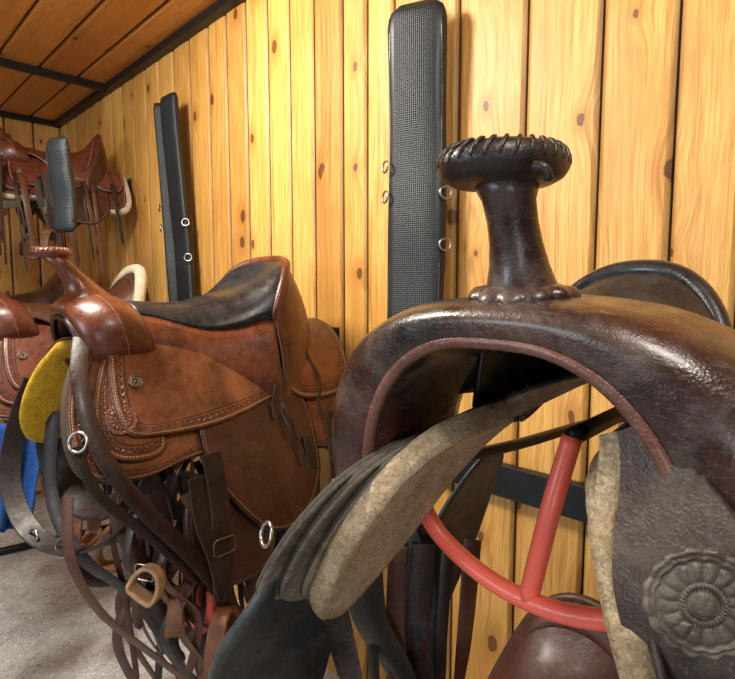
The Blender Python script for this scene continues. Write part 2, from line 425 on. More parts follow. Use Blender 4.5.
    for i in range(NN):
        q=abs(2*i/(NN-1)-1); sag=g('sag',.03)*q*q
        rings.append([V((I[i]+(O[i]-I[i])*p.x).x,yf+p.y-sag,(I[i]+(O[i]-I[i])*p.x).y) for p in S2])
    v,f=loft(rings); mk('fork',v,f,cfg['fork'],R)
    if g('tunnel'):
        # dark sheet added for the gullet's deep shade, running back under the seat
        vs=[]; ni=len(I); nk=7
        for k in range(nk):
            q=k/(nk-1); F=yf-dep*.85-q*.16; s_=1-.12*q
            for i in range(ni): vs.append(V(I[i].x*s_,F,I[i].y*(1-.0*q)-.010*q))
        fs=[(k*ni+i,k*ni+i+1,(k+1)*ni+i+1,(k+1)*ni+i) for k in range(nk-1) for i in range(ni-1) if max(I[i].y,I[i+1].y)>g('tunnel')]
        used=sorted({i for f_ in fs for i in f_}); mp_={a:b for b,a in enumerate(used)}
        solid(mk('gullet_shade_sheet',[vs[i] for i in used],[tuple(mp_[i] for i in f_) for f_ in fs],L_cap,R),.004)
    P=[]
    for i in range(NN):
        q=abs(2*i/(NN-1)-1); p=I[i]+(O[i]-I[i])*.05; P.append(V(p.x,yf+.0-g('sag',.03)*q*q,p.y))
    v,f=tubegeo(P,g('lipr',.006),10); mk('gullet_lip',v,f,cfg['lip'],R)
    if g('forkstitch'):
        gs=[]
        for i in range(0,(NN-1)*3):
            a=i/3; i0=int(a); fr=a-i0
            Pa=I[i0]+(O[i0]-I[i0])*.22; Pb=I[min(i0+1,NN-1)]+(O[min(i0+1,NN-1)]-I[min(i0+1,NN-1)])*.22
            q=abs(2*a/(NN-1)-1); p=Pa.lerp(Pb,fr); p2=Pa.lerp(Pb,fr+.18); yy=yf+.002-g('sag',.03)*q*q
            gs.append(tubegeo([V(p.x,yy,p.y),V(p2.x,yy,p2.y)],.0008,5))
        multi('fork_stitching',gs,cfg['thread'],R)
        # second stitched seam across the rounded side of the swell
        gs=[]
        for i in range(0,(NN-1)*3):
            a=i/3; i0=int(a); fr=a-i0; i1=min(i0+1,NN-1)
            Pa=I[i0]+(O[i0]-I[i0])*1.045; Pb=I[i1]+(O[i1]-I[i1])*1.045
            q=abs(2*a/(NN-1)-1); p=Pa.lerp(Pb,fr); p2=Pa.lerp(Pb,fr+.18); yy=yf-.056-g('sag',.03)*q*q
            gs.append(tubegeo([V(p.x,yy,p.y),V(p2.x,yy,p2.y)],.0008,5))
        multi('fork_stitching',gs,cfg['thread'],R)
    # horn
    zt=outer[0][1]; hx=g('hornlean',.02); hh=g('hornh',.115); hf=yf-g('hornback',.035); hr=g('hornr',.027); cr=g('capr',.058); tc=g('captilt',.0)
    def ztop(X):
        X=abs(X)
        for a,b in zip(outer[:-1],outer[1:]):
            if b[0]>=X: return a[1]+(b[1]-a[1])*(X-a[0])/(b[0]-a[0])
        return outer[-1][1]
    prof=g('hornprof',[(-.035,2.2),(-.012,1.9),(.002,1.66),(.014,1.40),(.032,1.20),(.055,1.05),(.075,1.0),(.095,1.04),(1.,1.35)])
    rings=[]
    for zz,rr in prof:
        zz=hh if zz==1. else zz*hh/.115
        q=max(0,zz/hh); c=V(0,hf+hx*q**1.2,zt+zz)
        rings.append([c+Vector((math.cos(a)*hr*rr*1.05,math.sin(a)*hr*rr*(.95),0)) for a in [2*math.pi*k/28 for k in range(28)]])
    v,f=loft(rings); horn=mk('horn',v,f,cfg['fork'],R)
    ct=g('capt',.028); cc=V(0,hf+hx+.004,zt+hh+ct*.3); RT=Matrix.Rotation(tc,3,'X')
    pr=[(0.0,-.5),(.5,-.5),(.78,-.46),(.92,-.32),(.985,-.14),(1.,.04),(.97,.22),(.88,.38),(.72,.50),(.5,.58),(.0,.62)]
    rings=[]
    for rr,zz in pr:
        rings.append([cc+RT@Vector((math.cos(a)*cr*max(rr,.01),math.sin(a)*cr*max(rr,.01)*1.05,zz*ct)) for a in [2*math.pi*k/40 for k in range(40)]])
    v,f=loft(rings); cap=mk('horn_cap',v,f,g('capbase',cfg['fork']),horn)
    gs=[]
    nst=g('capst',26); r_=g('capstr',.0034)
    for k in range(nst):
        pts=[]
        for m_ in range(8):
            q=m_/7; a=2*math.pi*(k+q*.6)/nst; e=math.radians(g('lace0',-30)+g('lacespan',115)*q)
            rr=cr*(.74+.25*math.cos(e)); pts.append(cc+RT@Vector((math.cos(a)*rr,math.sin(a)*rr*1.05,math.sin(e)*ct*.50)))
        gs.append(tubegeo(pts,lambda t:r_*(.5+.5*math.sin(math.pi*min(1,max(0,t))*.9+.15)),7))
    multi('cap_lacing',gs,g('capmat',cfg['fork']),horn)
    NR=84; vs=[]; npet=g('collarp',12)
    if g('collar',True):
        for (ra,dz) in ((1.35,.004),(1.6,.006),(1.85,.005),(2.02,.002),(2.06,-.004)):
            for k in range(NR):
                a=2*math.pi*k/NR; sc_=1+(.12*abs(math.sin(a*npet/2)) if ra>1.8 else 0)
                X=math.cos(a)*hr*ra*sc_; Y=math.sin(a)*hr*ra*sc_*.95
                F=hf-Y; dr=max(0,F-(yf-.045)); vs.append(V(X,F,ztop(X)+.004+dz-dr*dr*6.5+ (.004 if ra<1.5 else 0)))
        fs=[(i*NR+j,i*NR+(j+1)%NR,(i+1)*NR+(j+1)%NR,(i+1)*NR+j) for i in range(4) for j in range(NR)]
        solid(mk('horn_collar',vs,fs,cfg['fork'],horn),.004)
    for side in (1,-1):
        near=side==1
        fl=cfg['fleece_far'] if (not near and 'fleece_far' in cfg) else cfg['fleece']
        so=cfg['skirt']; sc0=cfg['skirtc']; fg=g('fgrow',1.01) if near else g('fgrow_far',g('fgrow',1.01))
        fo_=g('fleeceout')
        grow=fo_ or [(sc0[0]+(a-sc0[0])*fg,sc0[1]+(b-sc0[1])*fg+ (g('ffwd',.004) if b>.2 else 0)) for a,b in so]
        flr=g('flare')
        panel('fleece_lining',grow,g('fleecec',sc0),side,-.002,g('flth',.02),fl,R,flare=flr,rough=g('frough',0.))
        panel('skirt',so,sc0,side,.006,.007,(g('skirtm_near') if near and g('skirtm_near') else g('skirtm',main)),R,wav=g('wav',.002),flare=flr)
        for pp in cfg['panels']:
            (nm,ol,c,off,th,mt)=pp[:6]
            if len(pp)>6 and pp[6]!=side: continue
            panel(nm,ol,c,side,off,th,mt,R,bulge=.002,flare=flr,wav=g('pwav',0.),rough=g('prough',0.))
        if g('fender',True):
            fo=g('fenderpts',[(.20,.02),(.25,.07),(.33,.11),(.45,.115),(.56,.07),(.60,.02),(.56,-.04),(.45,-.085),(.33,-.08),(.25,-.045)])
            panel('fender',fo,g('fenderc',(.4,.015)),side,g('foff',.014),.006,g('fenderm',dark),R,bulge=.004)
            sz=g('stz',.60); X,Z,t=drape(sz,.03)
            sx=side*X; fy=g('fy',.015); sd=g('stdrop',0)
            ribbon('stirrup_leather',[V(sx*.95,fy+.01,Z+.16),V(sx,fy,Z+.04),V(sx*1.01,fy+.004,Z-.04),V(sx*1.0,fy,Z-.105-sd)],.042,.006,(0,1,0),g('strap',dark),R)
            ribbon('stirrup_leather',[V(sx*.98,fy+.05,Z+.12),V(sx*1.02,fy+.045,Z+.03),V(sx*1.02,fy+.02,Z-.05),V(sx*1.02,fy,Z-.10-sd)],.030,.005,(0,1,0),g('strap',dark),R)
            one('stirrup_buckle',bucklegeo(V(sx*1.045,fy,Z-.03),(side,0,0),.024,.017),M_brass,R)
            stirrup(R,V(sx,fy,Z-.235-sd),g('stirm',M_wood),rot=math.radians(g('strot',110) if side>0 else 60),sc=g('stsc',.92))
        for (ps,pf,rr) in g('conchos',[(.085,-.11,.014),(.165,-.12,.014),(.175,.21,.014)]):
            X,Z,t=drape(ps,.030); disc('concho',V(side*X,pf,Z),(side*math.sin(t),0,math.cos(t)),rr,g('conm',M_brass),R,petals=10,h=.004)
        for (ps,pf,ln) in g('strings',[(.085,-.10,.22),(.165,-.125,.26),(.165,-.13,.2),(.10,-.24,.22)]):
            pts=[]
            for m_ in range(7):
                s_=ps+ln*m_/6; X,Z,t=drape(s_,.030+.006*math.sin(m_*2)); pts.append(V(side*X,pf-.012*math.sin(m_*1.3+ps*40),Z))
            ribbon('saddle_string',pts,.009,.003,(0,1,0),g('strap',dark),R)
    return R
OUT_M=[(0,.074),(.04,.073),(.08,.064),(.115,.044),(.136,.012),(.136,-.030),(.110,-.066)]
INN_M=[(0,.026),(.035,.022),(.06,.006),(.076,-.018),(.082,-.042),(.083,-.066),(.080,-.09)]
SEC_M=[(0,-.022),(.15,-.004),(.45,.004),(.75,-.008),(.97,-.034),(1.05,-.062),(.98,-.092),(.75,-.118),(.4,-.128),(.02,-.12),(-.05,-.08),(-.04,-.04)]
HP_M=[(-.045,4.0),(-.02,3.1),(-.002,2.4),(.015,1.95),(.035,1.6),(.06,1.32),(.085,1.15),(1.,1.3)]
OUT_N=[(0,.084),(.07,.080),(.125,.068),(.180,.038),(.217,-.010),(.236,-.065),(.236,-.118),(.218,-.165)]
INN_N=[(0,.043),(.05,.039),(.092,.020),(.125,-.014),(.145,-.055),(.155,-.10),(.162,-.145),(.175,-.18)]
skirt_M=[(.012,.24),(.10,.30),(.20,.335),(.29,.34),(.345,.31),(.362,.22),(.345,.12),(.345,0),(.375,-.15),(.40,-.27),(.375,-.36),(.28,-.395),(.12,-.39),(.012,-.37),(.008,-.1)]
def mid_panels(a,b,c):
    return [('seat_jockey',[(.05,.22),(.12,.25),(.20,.26),(.262,.252),(.285,.225),(.292,.14),(.29,.06),(.275,-.02),(.255,-.09),(.245,-.130),(.235,-.145),(.18,-.143),(.09,-.13),(.05,-.08),(.04,.05)],(.16,.06),.026,.011,a),
            ('rear_jockey',[(.02,-.10),(.12,-.13),(.20,-.135),(.26,-.18),(.272,-.27),(.25,-.34),(.17,-.375),(.06,-.37),(.012,-.35),(.01,-.22)],(.13,-.25),.023,.010,b),
            ('front_jockey',[(.10,.24),(.18,.285),(.26,.30),(.315,.275),(.33,.21),(.31,.17),(.25,.18),(.16,.19)],(.245,.235),.0145,.006,c)]
fend_M=[(.20,.06),(.28,.095),(.38,.09),(.46,.05),(.53,-.01),(.55,-.07),(.53,-.13),(.47,-.18),(.40,-.20),(.25,-.19),(.2,-.05)]
cfgM=dict(main=L_mid,plain=L_mid_plain,seat=L_black,dark=L_mid_dark,bind=L_mid_plain,seatband=False,gusset=True,gusm=L_mid_plain,gusout=.05,edgepipe=L_cap,fleece=L_felt,fleece_far=F_yel,fgrow_far=1.0,fork=L_mid_plain,lip=L_mid_dark,cantle=L_mid_plain,
 outer=OUT_M,inner=INN_M,sec=SEC_M,hornprof=HP_M,collar=False,sag=.045,bindr=.013,plateau=.163,cw=.156,cshift=-.035,cdepth=.115,rimend=.060,cbx=1.18,cback=.085,seath=.045,frise=.035,fdrop=.7,frontw=.065,narrow=1.15,shpow=2.6,cdecay=.095,cpow=.42,seatth=.012,hornlean=.062,hornh=.080,hornr=.020,capr=.036,capt=.020,capst=26,capstr=.0013,hornback=.058,forkstitch=True,thread=M_thread,
 skirt=skirt_M,skirtc=(.2,-.02),panels=mid_panels(L_mid,L_mid,L_mid),fy=.10,strap=L_strap,fgrow=1.005,fenderpts=fend_M,fenderc=(.37,-.05),fenderm=L_fend,stz=.50,foff=.016,stdrop=.05,strot=130,stsc=.8)
skirt_N=[(.085,.14),(.11,.23),(.15,.30),(.21,.338),(.28,.357),(.325,.35),(.332,.305),(.28,.25),(.185,.20),(.12,.14),(.085,.03),(.08,-.15),(.08,-.26),(.05,-.28),(.05,0)]
fle_N=[(.07,.175),(.085,.245),(.125,.292),(.19,.330),(.28,.350),(.328,.345),(.345,.318),(.325,.285),(.262,.235),(.185,.202),(.135,.170),(.10,.150),(.075,.15)]
pn=[('rigging_layer',[(.13,.24),(.155,.31),(.20,.352),(.26,.376),(.315,.378),(.338,.345),(.325,.30),(.27,.26),(.20,.23),(.15,.19),(.125,.19)],(.22,.29),.0165,.009,L_near_s,-1),
    ('front_jockey',[(.145,.26),(.17,.33),(.215,.372),(.265,.395),(.31,.402),(.335,.375),(.325,.33),(.27,.29),(.20,.25),(.16,.22)],(.23,.31),.026,.008,L_near_s,-1),
    ('rigging_layer',[(.10,.2),(.12,.25),(.18,.275),(.25,.28),(.30,.25),(.28,.17),(.20,.12),(.13,.10)],(.2,.2),.017,.006,L_near_d,1)]
sec_N=[(0,-.012),(.10,.004),(.35,.008),(.62,.007),(.86,-.006),(1.0,-.032),(1.05,-.075),(1.03,-.115),(.8,-.16),(.3,-.17),(.02,-.16),(-.06,-.10),(-.05,-.035)]
cfgN=dict(main=L_near_s,plain=L_near,seat=L_black,dark=L_slate,bind=L_black,fleece=F_near,fork=L_near,lip=L_near_lip,lipr=.0068,cantle=L_black,sec=sec_N,skirtm=L_near_s,skirtm_near=L_near_d,pwav=0.,wav=0.,prough=.015,frough=.03,tunnel=-.03,
 outer=OUT_N,inner=INN_N,Hc=.102,cw=.118,cshift=.112,cdepth=.085,cpow=.5,cdecay=.10,frontw=.09,gusset=True,gusm=L_cap,gusout=.012,hornlean=.035,hornh=.100,hornr=.0215,capr=.054,capt=.030,capst=30,capstr=.0021,lace0=-5,lacespan=85,hornback=.052,fdep=.17,sag=.02,
 skirt=skirt_N,skirtc=(.17,.25),fleeceout=fle_N,fleecec=(.19,.255),panels=pn,flth=.026,strap=L_strap,stirm=L_strapb,capmat=L_cap,capbase=L_cap,
 fenderpts=[(.22,.06),(.30,.10),(.42,.11),(.54,.08),(.60,.05),(.60,0),(.54,-.03),(.42,-.05),(.30,-.03),(.22,0)],
 conchos=[],strings=[],seatband=False,bindr=.013)
near=saddle((-.251,.70,H-.09),'old dark brown leather saddle with laced horn on red rack',cfgN)
mid=saddle((-1.25,.64,H-.085),'brown tooled leather western saddle with black seat',cfgM)
cfgT=dict(cfgM); cfgT.update(main=L_tan,plain=L_red_plain,seat=L_tan,bind=F_cream,bindr=.022,plateau=None,rimend=0,seatband=True,gusset=False,cback=.03,cbx=1.08,seatth=.007,cw=.165,narrow=0,shpow=5,frontw=.095,cshift=0,cdepth=.135,cpow=.5,cdecay=.08,Hc=.14,seath=.04,cantle=L_red,fork=L_red_plain,panels=mid_panels(L_red,L_tan,L_red),fleece=F_cream,dark=L_mid_dark); cfgT.pop('fleece_far')
third=saddle((-2.08,.62,H-.10),'reddish brown saddle with cream rolled cantle edge',cfgT,rot=.03)
cfgU=dict(cfgT); cfgU.update(main=L_red,bind=L_red_plain,bindr=.011,seat=L_red_plain,seath=.03,Hc=.15,cpow=.8,bandm=L_red,panels=[(a,[(p*.86,q if q>-.14 else -.14+(q+.14)*.7) for p,q in b],(c[0]*.86,c[1]),d,e,f) for a,b,c,d,e,f in mid_panels(L_red,L_red,L_red)],fgrow=1.12,fgrow_far=1.12,flth=.036,skirtm=L_red,hornlean=.05,hornh=.095,hornr=.02,
  skirt=[(a*.82,b if b>0 else b*.78) for a,b in skirt_M],skirtc=(.15,-.02),fender=True,stz=.36,stdrop=.0,stsc=.8,fenderpts=[(a*.8,b) for a,b in fend_M],fenderc=(.30,-.05))
up=saddle((-2.76,.775,H+.57),'red brown saddle with cream fleece edge on upper rack',cfgU,rot=-.03,sc=.82)
cfg5=dict(cfgT); cfg5.update(main=L_mid,plain=L_strapb,bind=L_strapb,bindr=.011)
fifth=saddle((-3.05,.64,H-.08),'brown saddle in the far corner of the row',cfg5)
cfg6=dict(cfgT); cfg6.update(main=L_ox,plain=L_ox,seat=L_ox,fork=L_ox,bind=L_ox,bandm=L_ox,cantle=L_ox,fleece=L_felt,bindr=.01,panels=mid_panels(L_ox,L_ox,L_ox),fender=False,seath=.0,Hc=.13,cpow=.75)
low=saddle((-.38,.74,H-.72),'oxblood leather saddle on the lower rack',cfg6)
# near extras
ribbon('front_flap',[V(.115,.285,-.01),V(.138,.30,-.05),V(.166,.33,-.105),V(.193,.335,-.18),V(.22,.32,-.28)],lambda q:.03+.07*ss(0,.5,q),.007,(.9,-.1,.45),L_near_d,near)
ribbon('front_flap_layer',[V(.10,.27,-.02),V(.116,.285,-.06),V(.144,.312,-.115),V(.170,.315,-.19),V(.195,.30,-.28)],lambda q:.036+.055*ss(0,.5,q),.010,(.9,-.1,.45),F_near,near)
disc('rosette',V(.178,.354,-.090),(.50,-.80,.12),.031,L_ros,near,petals=16,h=.0055,label='round tooled leather rosette with worn pale petals')
panel('cinch_flap',[(.27,.31),(.28,.37),(.33,.41),(.42,.43),(.52,.42),(.58,.37),(.58,.28),(.48,.24),(.36,.25),(.30,.27)],(.42,.33),-1,.030,.012,L_slate,near,bulge=.006,wav=.005,label='dark blue-grey leather flap')
one('cinch_ring',ringgeo(V(-.246,.365,-.186),(-.2,-1,.3),.013,.0022),M_steel,near)
ribbon('latigo_strap',[V(-.24,.22,-.27),V(-.245,.20,-.36),V(-.21,.17,-.45),V(-.2,.16,-.56),V(-.22,.17,-.66)],.055,.004,(.7,.7,0),L_strap,near,twist=1.5)
ribbon('latigo_strap',[V(-.23,.15,-.25),V(-.19,.14,-.37),V(-.20,.12,-.48),V(-.17,.13,-.6)],.045,.004,(.8,.4,0),L_slate,near,twist=-1.2)
ribbon('latigo_strap',[V(-.25,.26,-.33),V(-.20,.27,-.42),V(-.235,.25,-.5),V(-.19,.25,-.6)],.04,.004,(.8,.4,0),L_near_d,near,twist=1.8)
ribbon('latigo_strap',[V(-.22,.12,-.24),V(-.235,.10,-.38),V(-.24,.12,-.52),V(-.22,.1,-.66)],.075,.006,(.8,.5,0),L_strap,near,twist=.3)
for k_ in range(5):
    ribbon('hanging_strap',[V(-.24+.02*k_,.20-.03*k_,-.26),V(-.25+.025*k_,.19-.02*k_,-.38),V(-.23+.012*k_,.20-.03*k_,-.50),V(-.24+.02*k_,.17,-.66)],.018+.008*(k_%3),.004,(.8,.4+.2*k_,0),[L_strap,L_strapb,L_mid_dark][k_%3],near,twist=.8-.4*k_)
stirrup(near,V(-.20,.24,-.60),M_wood,rot=.5,sc=.8,tl=.4)
one('strap_buckle',bucklegeo(V(-.235,.24,-.44),(.3,-1,.1),.024,.018),M_steel,near)
tube('horn_tie',[V(.046,.318,.182),V(.053,.318,.180),V(.056,.316,.175),V(.055,.314,.171)],lambda q:.0045-.0015*q,L_strap,near)
# mid extras
X,Z,t=drape(.245,.022)
for side in (1,-1):
    disc('rosette',V(side*X,.25,Z),(side*math.sin(t),-.25,math.cos(t)),.030,L_mid_plain,mid,petals=14,h=.0035)
one('rigging_ring',ringgeo(V(.205,.335,-.19),(.6,-.8,.3),.018,.0026),M_steel,mid)
ribbon('latigo_strap',[V(.09,.285,-.01),V(.15,.31,-.09),V(.205,.30,-.21),V(.245,.24,-.33),V(.272,.14,-.47),V(.268,.05,-.64),V(.255,-.01,-.78)],.032,.003,(0,1,.4),L_mid_dark,mid)
ribbon('latigo_strap',[V(.195,.335,-.20),V(.22,.31,-.29),V(.245,.22,-.40),V(.25,.13,-.52)],.020,.003,(0,1,.4),L_strap,mid)
ribbon('cinch',[V(-.17,.31,-.12),V(-.235,.34,-.25),V(-.22,.36,-.38),V(-.12,.34,-.47),V(.02,.28,-.48),V(.14,.22,-.40),V(.20,.2,-.28)],.045,.006,(.2,1,.1),L_strap,mid)
ribbon('cinch',[V(-.17,.26,-.14),V(-.19,.27,-.3),V(-.12,.25,-.40),V(-.02,.22,-.42),V(.09,.2,-.38),V(.16,.18,-.28)],.08,.010,(.2,1,.2),L_strap,mid)
ribbon('flank_strap',[V(-.15,.28,-.2),V(-.13,.3,-.38),V(-.02,.28,-.50),V(.03,.2,-.60),V(.05,.1,-.76)],.036,.003,(.8,.6,.1),L_strap,mid)
ribbon('flank_strap',[V(-.22,.24,-.2),V(-.25,.24,-.45),V(-.17,.25,-.58),V(-.04,.23,-.60),V(.1,.16,-.54),V(.22,.12,-.42)],.03,.003,(.3,1,.1),L_strap,mid)
ribbon('flank_strap',[V(.10,.24,-.34),V(.13,.22,-.46),V(.17,.16,-.56),V(.2,.08,-.68),V(.19,.05,-.84)],.034,.003,(.3,1,.1),L_strapb,mid)
ribbon('flank_strap',[V(.18,.20,-.3),V(.2,.18,-.43),V(.17,.19,-.55),V(.19,.15,-.66)],.04,.003,(.3,1,.1),L_mid_dark,mid)
ribbon('flank_strap',[V(.0,.30,-.36),V(.03,.31,-.48),V(.07,.27,-.60),V(.12,.18,-.72),V(.15,.10,-.82)],.030,.003,(.9,.5,.1),L_strapb,mid)
ribbon('billet_strap',[V(.24,-.24,-.24),V(.265,-.235,-.36),V(.272,-.23,-.46),V(.26,-.22,-.58)],.038,.005,(0,1,0),L_strap,mid)
ribbon('billet_strap',[V(.235,-.17,-.27),V(.262,-.17,-.4),V(.265,-.16,-.5),V(.25,-.15,-.66)],.03,.005,(0,1,0),L_strap,mid)
ribbon('billet_strap',[V(.22,-.30,-.22),V(.255,-.30,-.34),V(.26,-.29,-.5)],.045,.006,(0,1,0),L_fend,mid)
for gg in (ringgeo(V(-.03,.31,-.48),(.3,-1,.2),.020,.003),ringgeo(V(-.11,.345,-.47),(.3,-1,.2),.016,.0028)): one('cinch_ring',gg,M_steel,mid)
for gg in (bucklegeo(V(.165,.21,-.5),(.5,-1,.1),.022,.016),bucklegeo(V(.278,-.235,-.40),(1,0,0),.026,.02)): one('cinch_buckle',gg,M_steel,mid)
rr=random.Random(11)
for i in range(46):
    o0=rr.uniform(-.06,.24); f0=rr.uniform(-.16,.24); z0=-.28-rr.uniform(0,.12); L=rr.uniform(.3,.62); w=rr.choice([.014,.018,.022,.028,.036]); sw=rr.uniform(-.05,.06); s2=rr.uniform(-.07,.04)
    ribbon('hanging_strap',[V(o0,f0,z0),V(o0+sw*.5,f0+s2,z0-L*.3),V(o0+sw,f0-s2*.6,z0-L*.6),V(o0+sw*.4,f0+s2*.5-.03,z0-L)],w,.0028,(rr.uniform(.3,1),rr.uniform(-.2,1),.1),rr.choice([L_strap,L_mid_dark,L_strapb,L_strapb]),mid,twist=rr.uniform(-.9,.9))
for i in range(4):
    o0=.16+.03*i; f0=.22-.05*i; z0=-.36-.05*i
    ribbon('looped_strap',[V(o0,f0,z0),V(o0+.02,f0+.03,z0-.10),V(o0+.01,f0-.02,z0-.18),V(o0-.02,f0-.08,z0-.12),V(o0-.01,f0-.07,z0)],.022,.003,(1,.4,.1),[L_strap,L_strapb][i%2],mid)
for (o,f,z,w,h) in ((.235,.08,-.56,.02,.015),(.20,.02,-.70,.018,.014)):
    one('strap_buckle',bucklegeo(V(o,f,z),(1,-.8,.1),w,h,.002),M_brass,mid)
panel('saddle_bag',[(.38,.04),(.40,.12),(.50,.15),(.60,.12),(.64,.05),(.62,-.03),(.52,-.07),(.42,-.04)],(.5,.04),1,-.02,.02,L_mid_dark,mid,bulge=.01)
stirrup(mid,V(.215,.235,-.515),M_pale,rot=math.radians(30),sc=.46,tl=.5)
stirrup(mid,V(.22,.17,-.62),M_wood,rot=math.radians(-30),sc=.6,tl=-.5)
stirrup(mid,V(.16,.07,-.80),M_wood,rot=math.radians(-30),sc=.8,tl=-.3)
for i in range(14):
    ff=rr.uniform(-.24,.24); ribbon('saddle_string',[V(.15,ff,-.10),V(.24,ff+.01,-.24),V(.24,ff-.02,-.38-.26*rr.random())],rr.choice([.008,.012,.02,.03]),.003,(0,1,0),L_strapb if i%2 else L_strap,up)
for i in range(8):
    ribbon('latigo_strap',[V(-.02+.035*i,.29,-.05),V(-.02+.04*i,.31,-.2),V(.0+.03*i+rr.uniform(-.03,.03),.30,-.32-.34*rr.random())],rr.choice([.02,.035]),.005,(1,.2,0),L_strap if i%2 else L_red_plain,up)
# ---------------------------------------------------------------- racks
def rack(X,zl,yh,label,red=True,plate=.42,hw=1.,lean=0.):
    R=root('saddle_rack',(X,WY,zl),label,'rack'); m=M_redp if red else M_blk
    d=WY-yh
    hoop=[V(s_*hw,d,z_) for s_,z_ in ((-.128,-.13),(-.125,-.165),(-.10,-.205),(-.05,-.232),(0,-.24),(.05,-.232),(.10,-.205),(.125,-.165),(.128,-.13))]
    tube('front_hoop',hoop,.0105,m,R,seg=14)
    tube('centre_post',[V(0,d,-.24),V(lean*.6,d-.01,-.14),V(lean,d-.03,-.065)],.0105,m,R,seg=14)
    tube('ridge_rail',[V(lean,d-.03,-.065),V(lean*.6,d*.5,-.065),V(0,.012,-.065)],.0095,M_blk,R)
    for s in (-1,1): tube('side_rail',[V(s*.128*hw,d,-.13),V(s*.12*min(hw,1),d*.7,-.135),V(s*.1*min(hw,1),d*.3,-.14),V(s*.03,.012,-.14)],.008,M_blk,R)
    v=[Vector((sx*w,-y,z)) for z in (-plate,-.03) for y in (0.0,.012) for sx,w in ((-1,.035),(1,.035))]
    f=[(0,1,3,2),(4,5,7,6),(0,1,5,4),(2,3,7,6),(0,2,6,4),(1,3,7,5)]
    o=mk('wall_plate',v,f,M_blk,R,smooth=False); bv=o.modifiers.new('b','BEVEL'); bv.width=.003
    return R
rack(-.262,H-.085,.50,'red coated tube saddle rack under the dark saddle',plate=.30,hw=1.18,lean=.028)
rack(-1.25,H-.085,.50,'red coated tube saddle rack under the brown saddle')
rack(-2.08,H-.10,.50,'red coated tube saddle rack under the cream-edged saddle')
rack(-2.76,H+.57,.66,'black tube saddle rack on the upper wall',red=False,plate=.16)
rack(-3.05,H-.08,.50,'red coated tube saddle rack in the corner')
rack(-.38,H-.72,.52,'red coated tube saddle rack near the floor',plate=.25)
rack(-1.07,H-.51,.54,'small empty red coated tube rack below the brown saddle',plate=.25,hw=.45)
def box(name,a,b,mat,bev=.002,**k):
    v=[(x,y,z) for z in (a[2],b[2]) for y in (a[1],b[1]) for x in (a[0],b[0])]
    f=[(0,1,3,2),(4,5,7,6),(0,1,5,4),(2,3,7,6),(0,2,6,4),(1,3,7,5)]
    o=mk(name,v,f,mat,None,smooth=False,**k)
    if bev: m=o.modifiers.new('b','BEVEL'); m.width=bev; m.segments=2
    return o
o=box('mounting_rail',(-3.7,WY-.035,H-.475),(.8,WY-.012,H-.40),M_blk,label='long flat black steel rail bolted to the plank wall'); o['category']='rail'
# ---------------------------------------------------------------- padded girths
def girth(X,Y,zt,L,w,label,rot=0,tilt=0,lean=0,th0=.022,fold=False):
    R=root('padded_girth',(X,Y,zt),label,'girth',rot); R.rotation_euler=(tilt,lean,rot)
    def pad(nm,w,L,th0,fold,off,ry):
        rings=[];uv=[]; N=48; RZ=Matrix.Rotation(ry,3,'Z')
        for i in range(N+1):
            q=i/N; z=-L*q
            tl_=.02 if fold else .06
            k=min(1,math.sqrt(max(0,1-(1-min(1,q*L/tl_))**2))+.02) if q*L<tl_ else 1
            k2=min(1,math.sqrt(max(0,1-(1-min(1,(1-q)*L/.03))**2))+.02) if (1-q)*L<.03 else 1
            if fold: k=max(k,.75)
            ww=w*.5*min(k*.45+.55 if k<1 else 1,k2*.3+.7)*(1+.025*math.sin(q*9+X*5)); th=th0*min(k,k2)*(1+.10*math.sin(q*17+X*3)); bow=.008*math.sin(q*5+X)
            sec=[]
            for j in range(24):
                a=2*math.pi*j/24; ex=(.5 if fold else .8); cx=math.copysign(abs(math.cos(a))**ex,math.cos(a)); sy=math.copysign(abs(math.sin(a))**(.6 if fold else .85),math.sin(a))
                xx=ww*cx
                sec.append(RZ@Vector((xx,-th*sy+bow,z))+Vector(off)); uv.append((ww*cx,z))
            rings.append(sec)
        v,f=loft(rings); mk(nm,v,f,M_neo,R,uvs=uv)
    pad('pad',w,L,th0,fold,(0,0,0),0)
    if fold:
        pad('folded_layer',w*.8,L*.96,th0*.9,True,(-w*.62,.012,-.012),.75)
    else:
        for s in (-1,1):
            v,f=tubegeo([Vector((s*w*.44,-.010*(th0/.022)+.008*math.sin((.03+(L-.06)*t/20)/L*5+X),-.03-(L-.06)*t/20)) for t in range(21)],.0025,6); mk('edge_piping',v,f,L_black,R)
    if L>.5:
        for s,zz in ((-1,-L*.46),(-1,-L*.55),(1,-L*.55),(1,-L*.7)):
            v,f=ringgeo((s*(w*.5+.004)-(w*.6 if fold and s<0 else 0),-.01,zz),(.9*s,-1,.1),.014,.0024); mk('side_ring',v,f,M_steel,R)
    tube('hanging_loop',[(-.012,.012,-.02),(-.01,.012,.0),(0,.014,.008),(.01,.012,.0),(.012,.012,-.02)],.003,M_blk,R)
    return R
girth(-.855,1.02,H+.665,.80,.145,'black textured padded girth hanging on the plank wall',rot=.35)
girth(-2.13,1.02,H+.765,.92,.10,'folded black padded girth hanging beside the brown saddle',rot=.15,lean=-.07,th0=.014,fold=True)
girth(-2.02,.58,H+.50,.31,.092,'short black padded girth hanging in front of upper saddle',rot=.5,th0=.018)
vs=[];N=24
for i in range(N+1):
    for j in range(N+1):
        a=i/N;b=j/N; vs.append(Vector((-1.80+.035*math.sin(b*13+a*2)*(.3+a)+.03*a,.25+.19*b*(1-.25*a)-.02*a,H-.38-.28*a+.03*math.sin(b*7)*a-.03*abs(b-.5))))
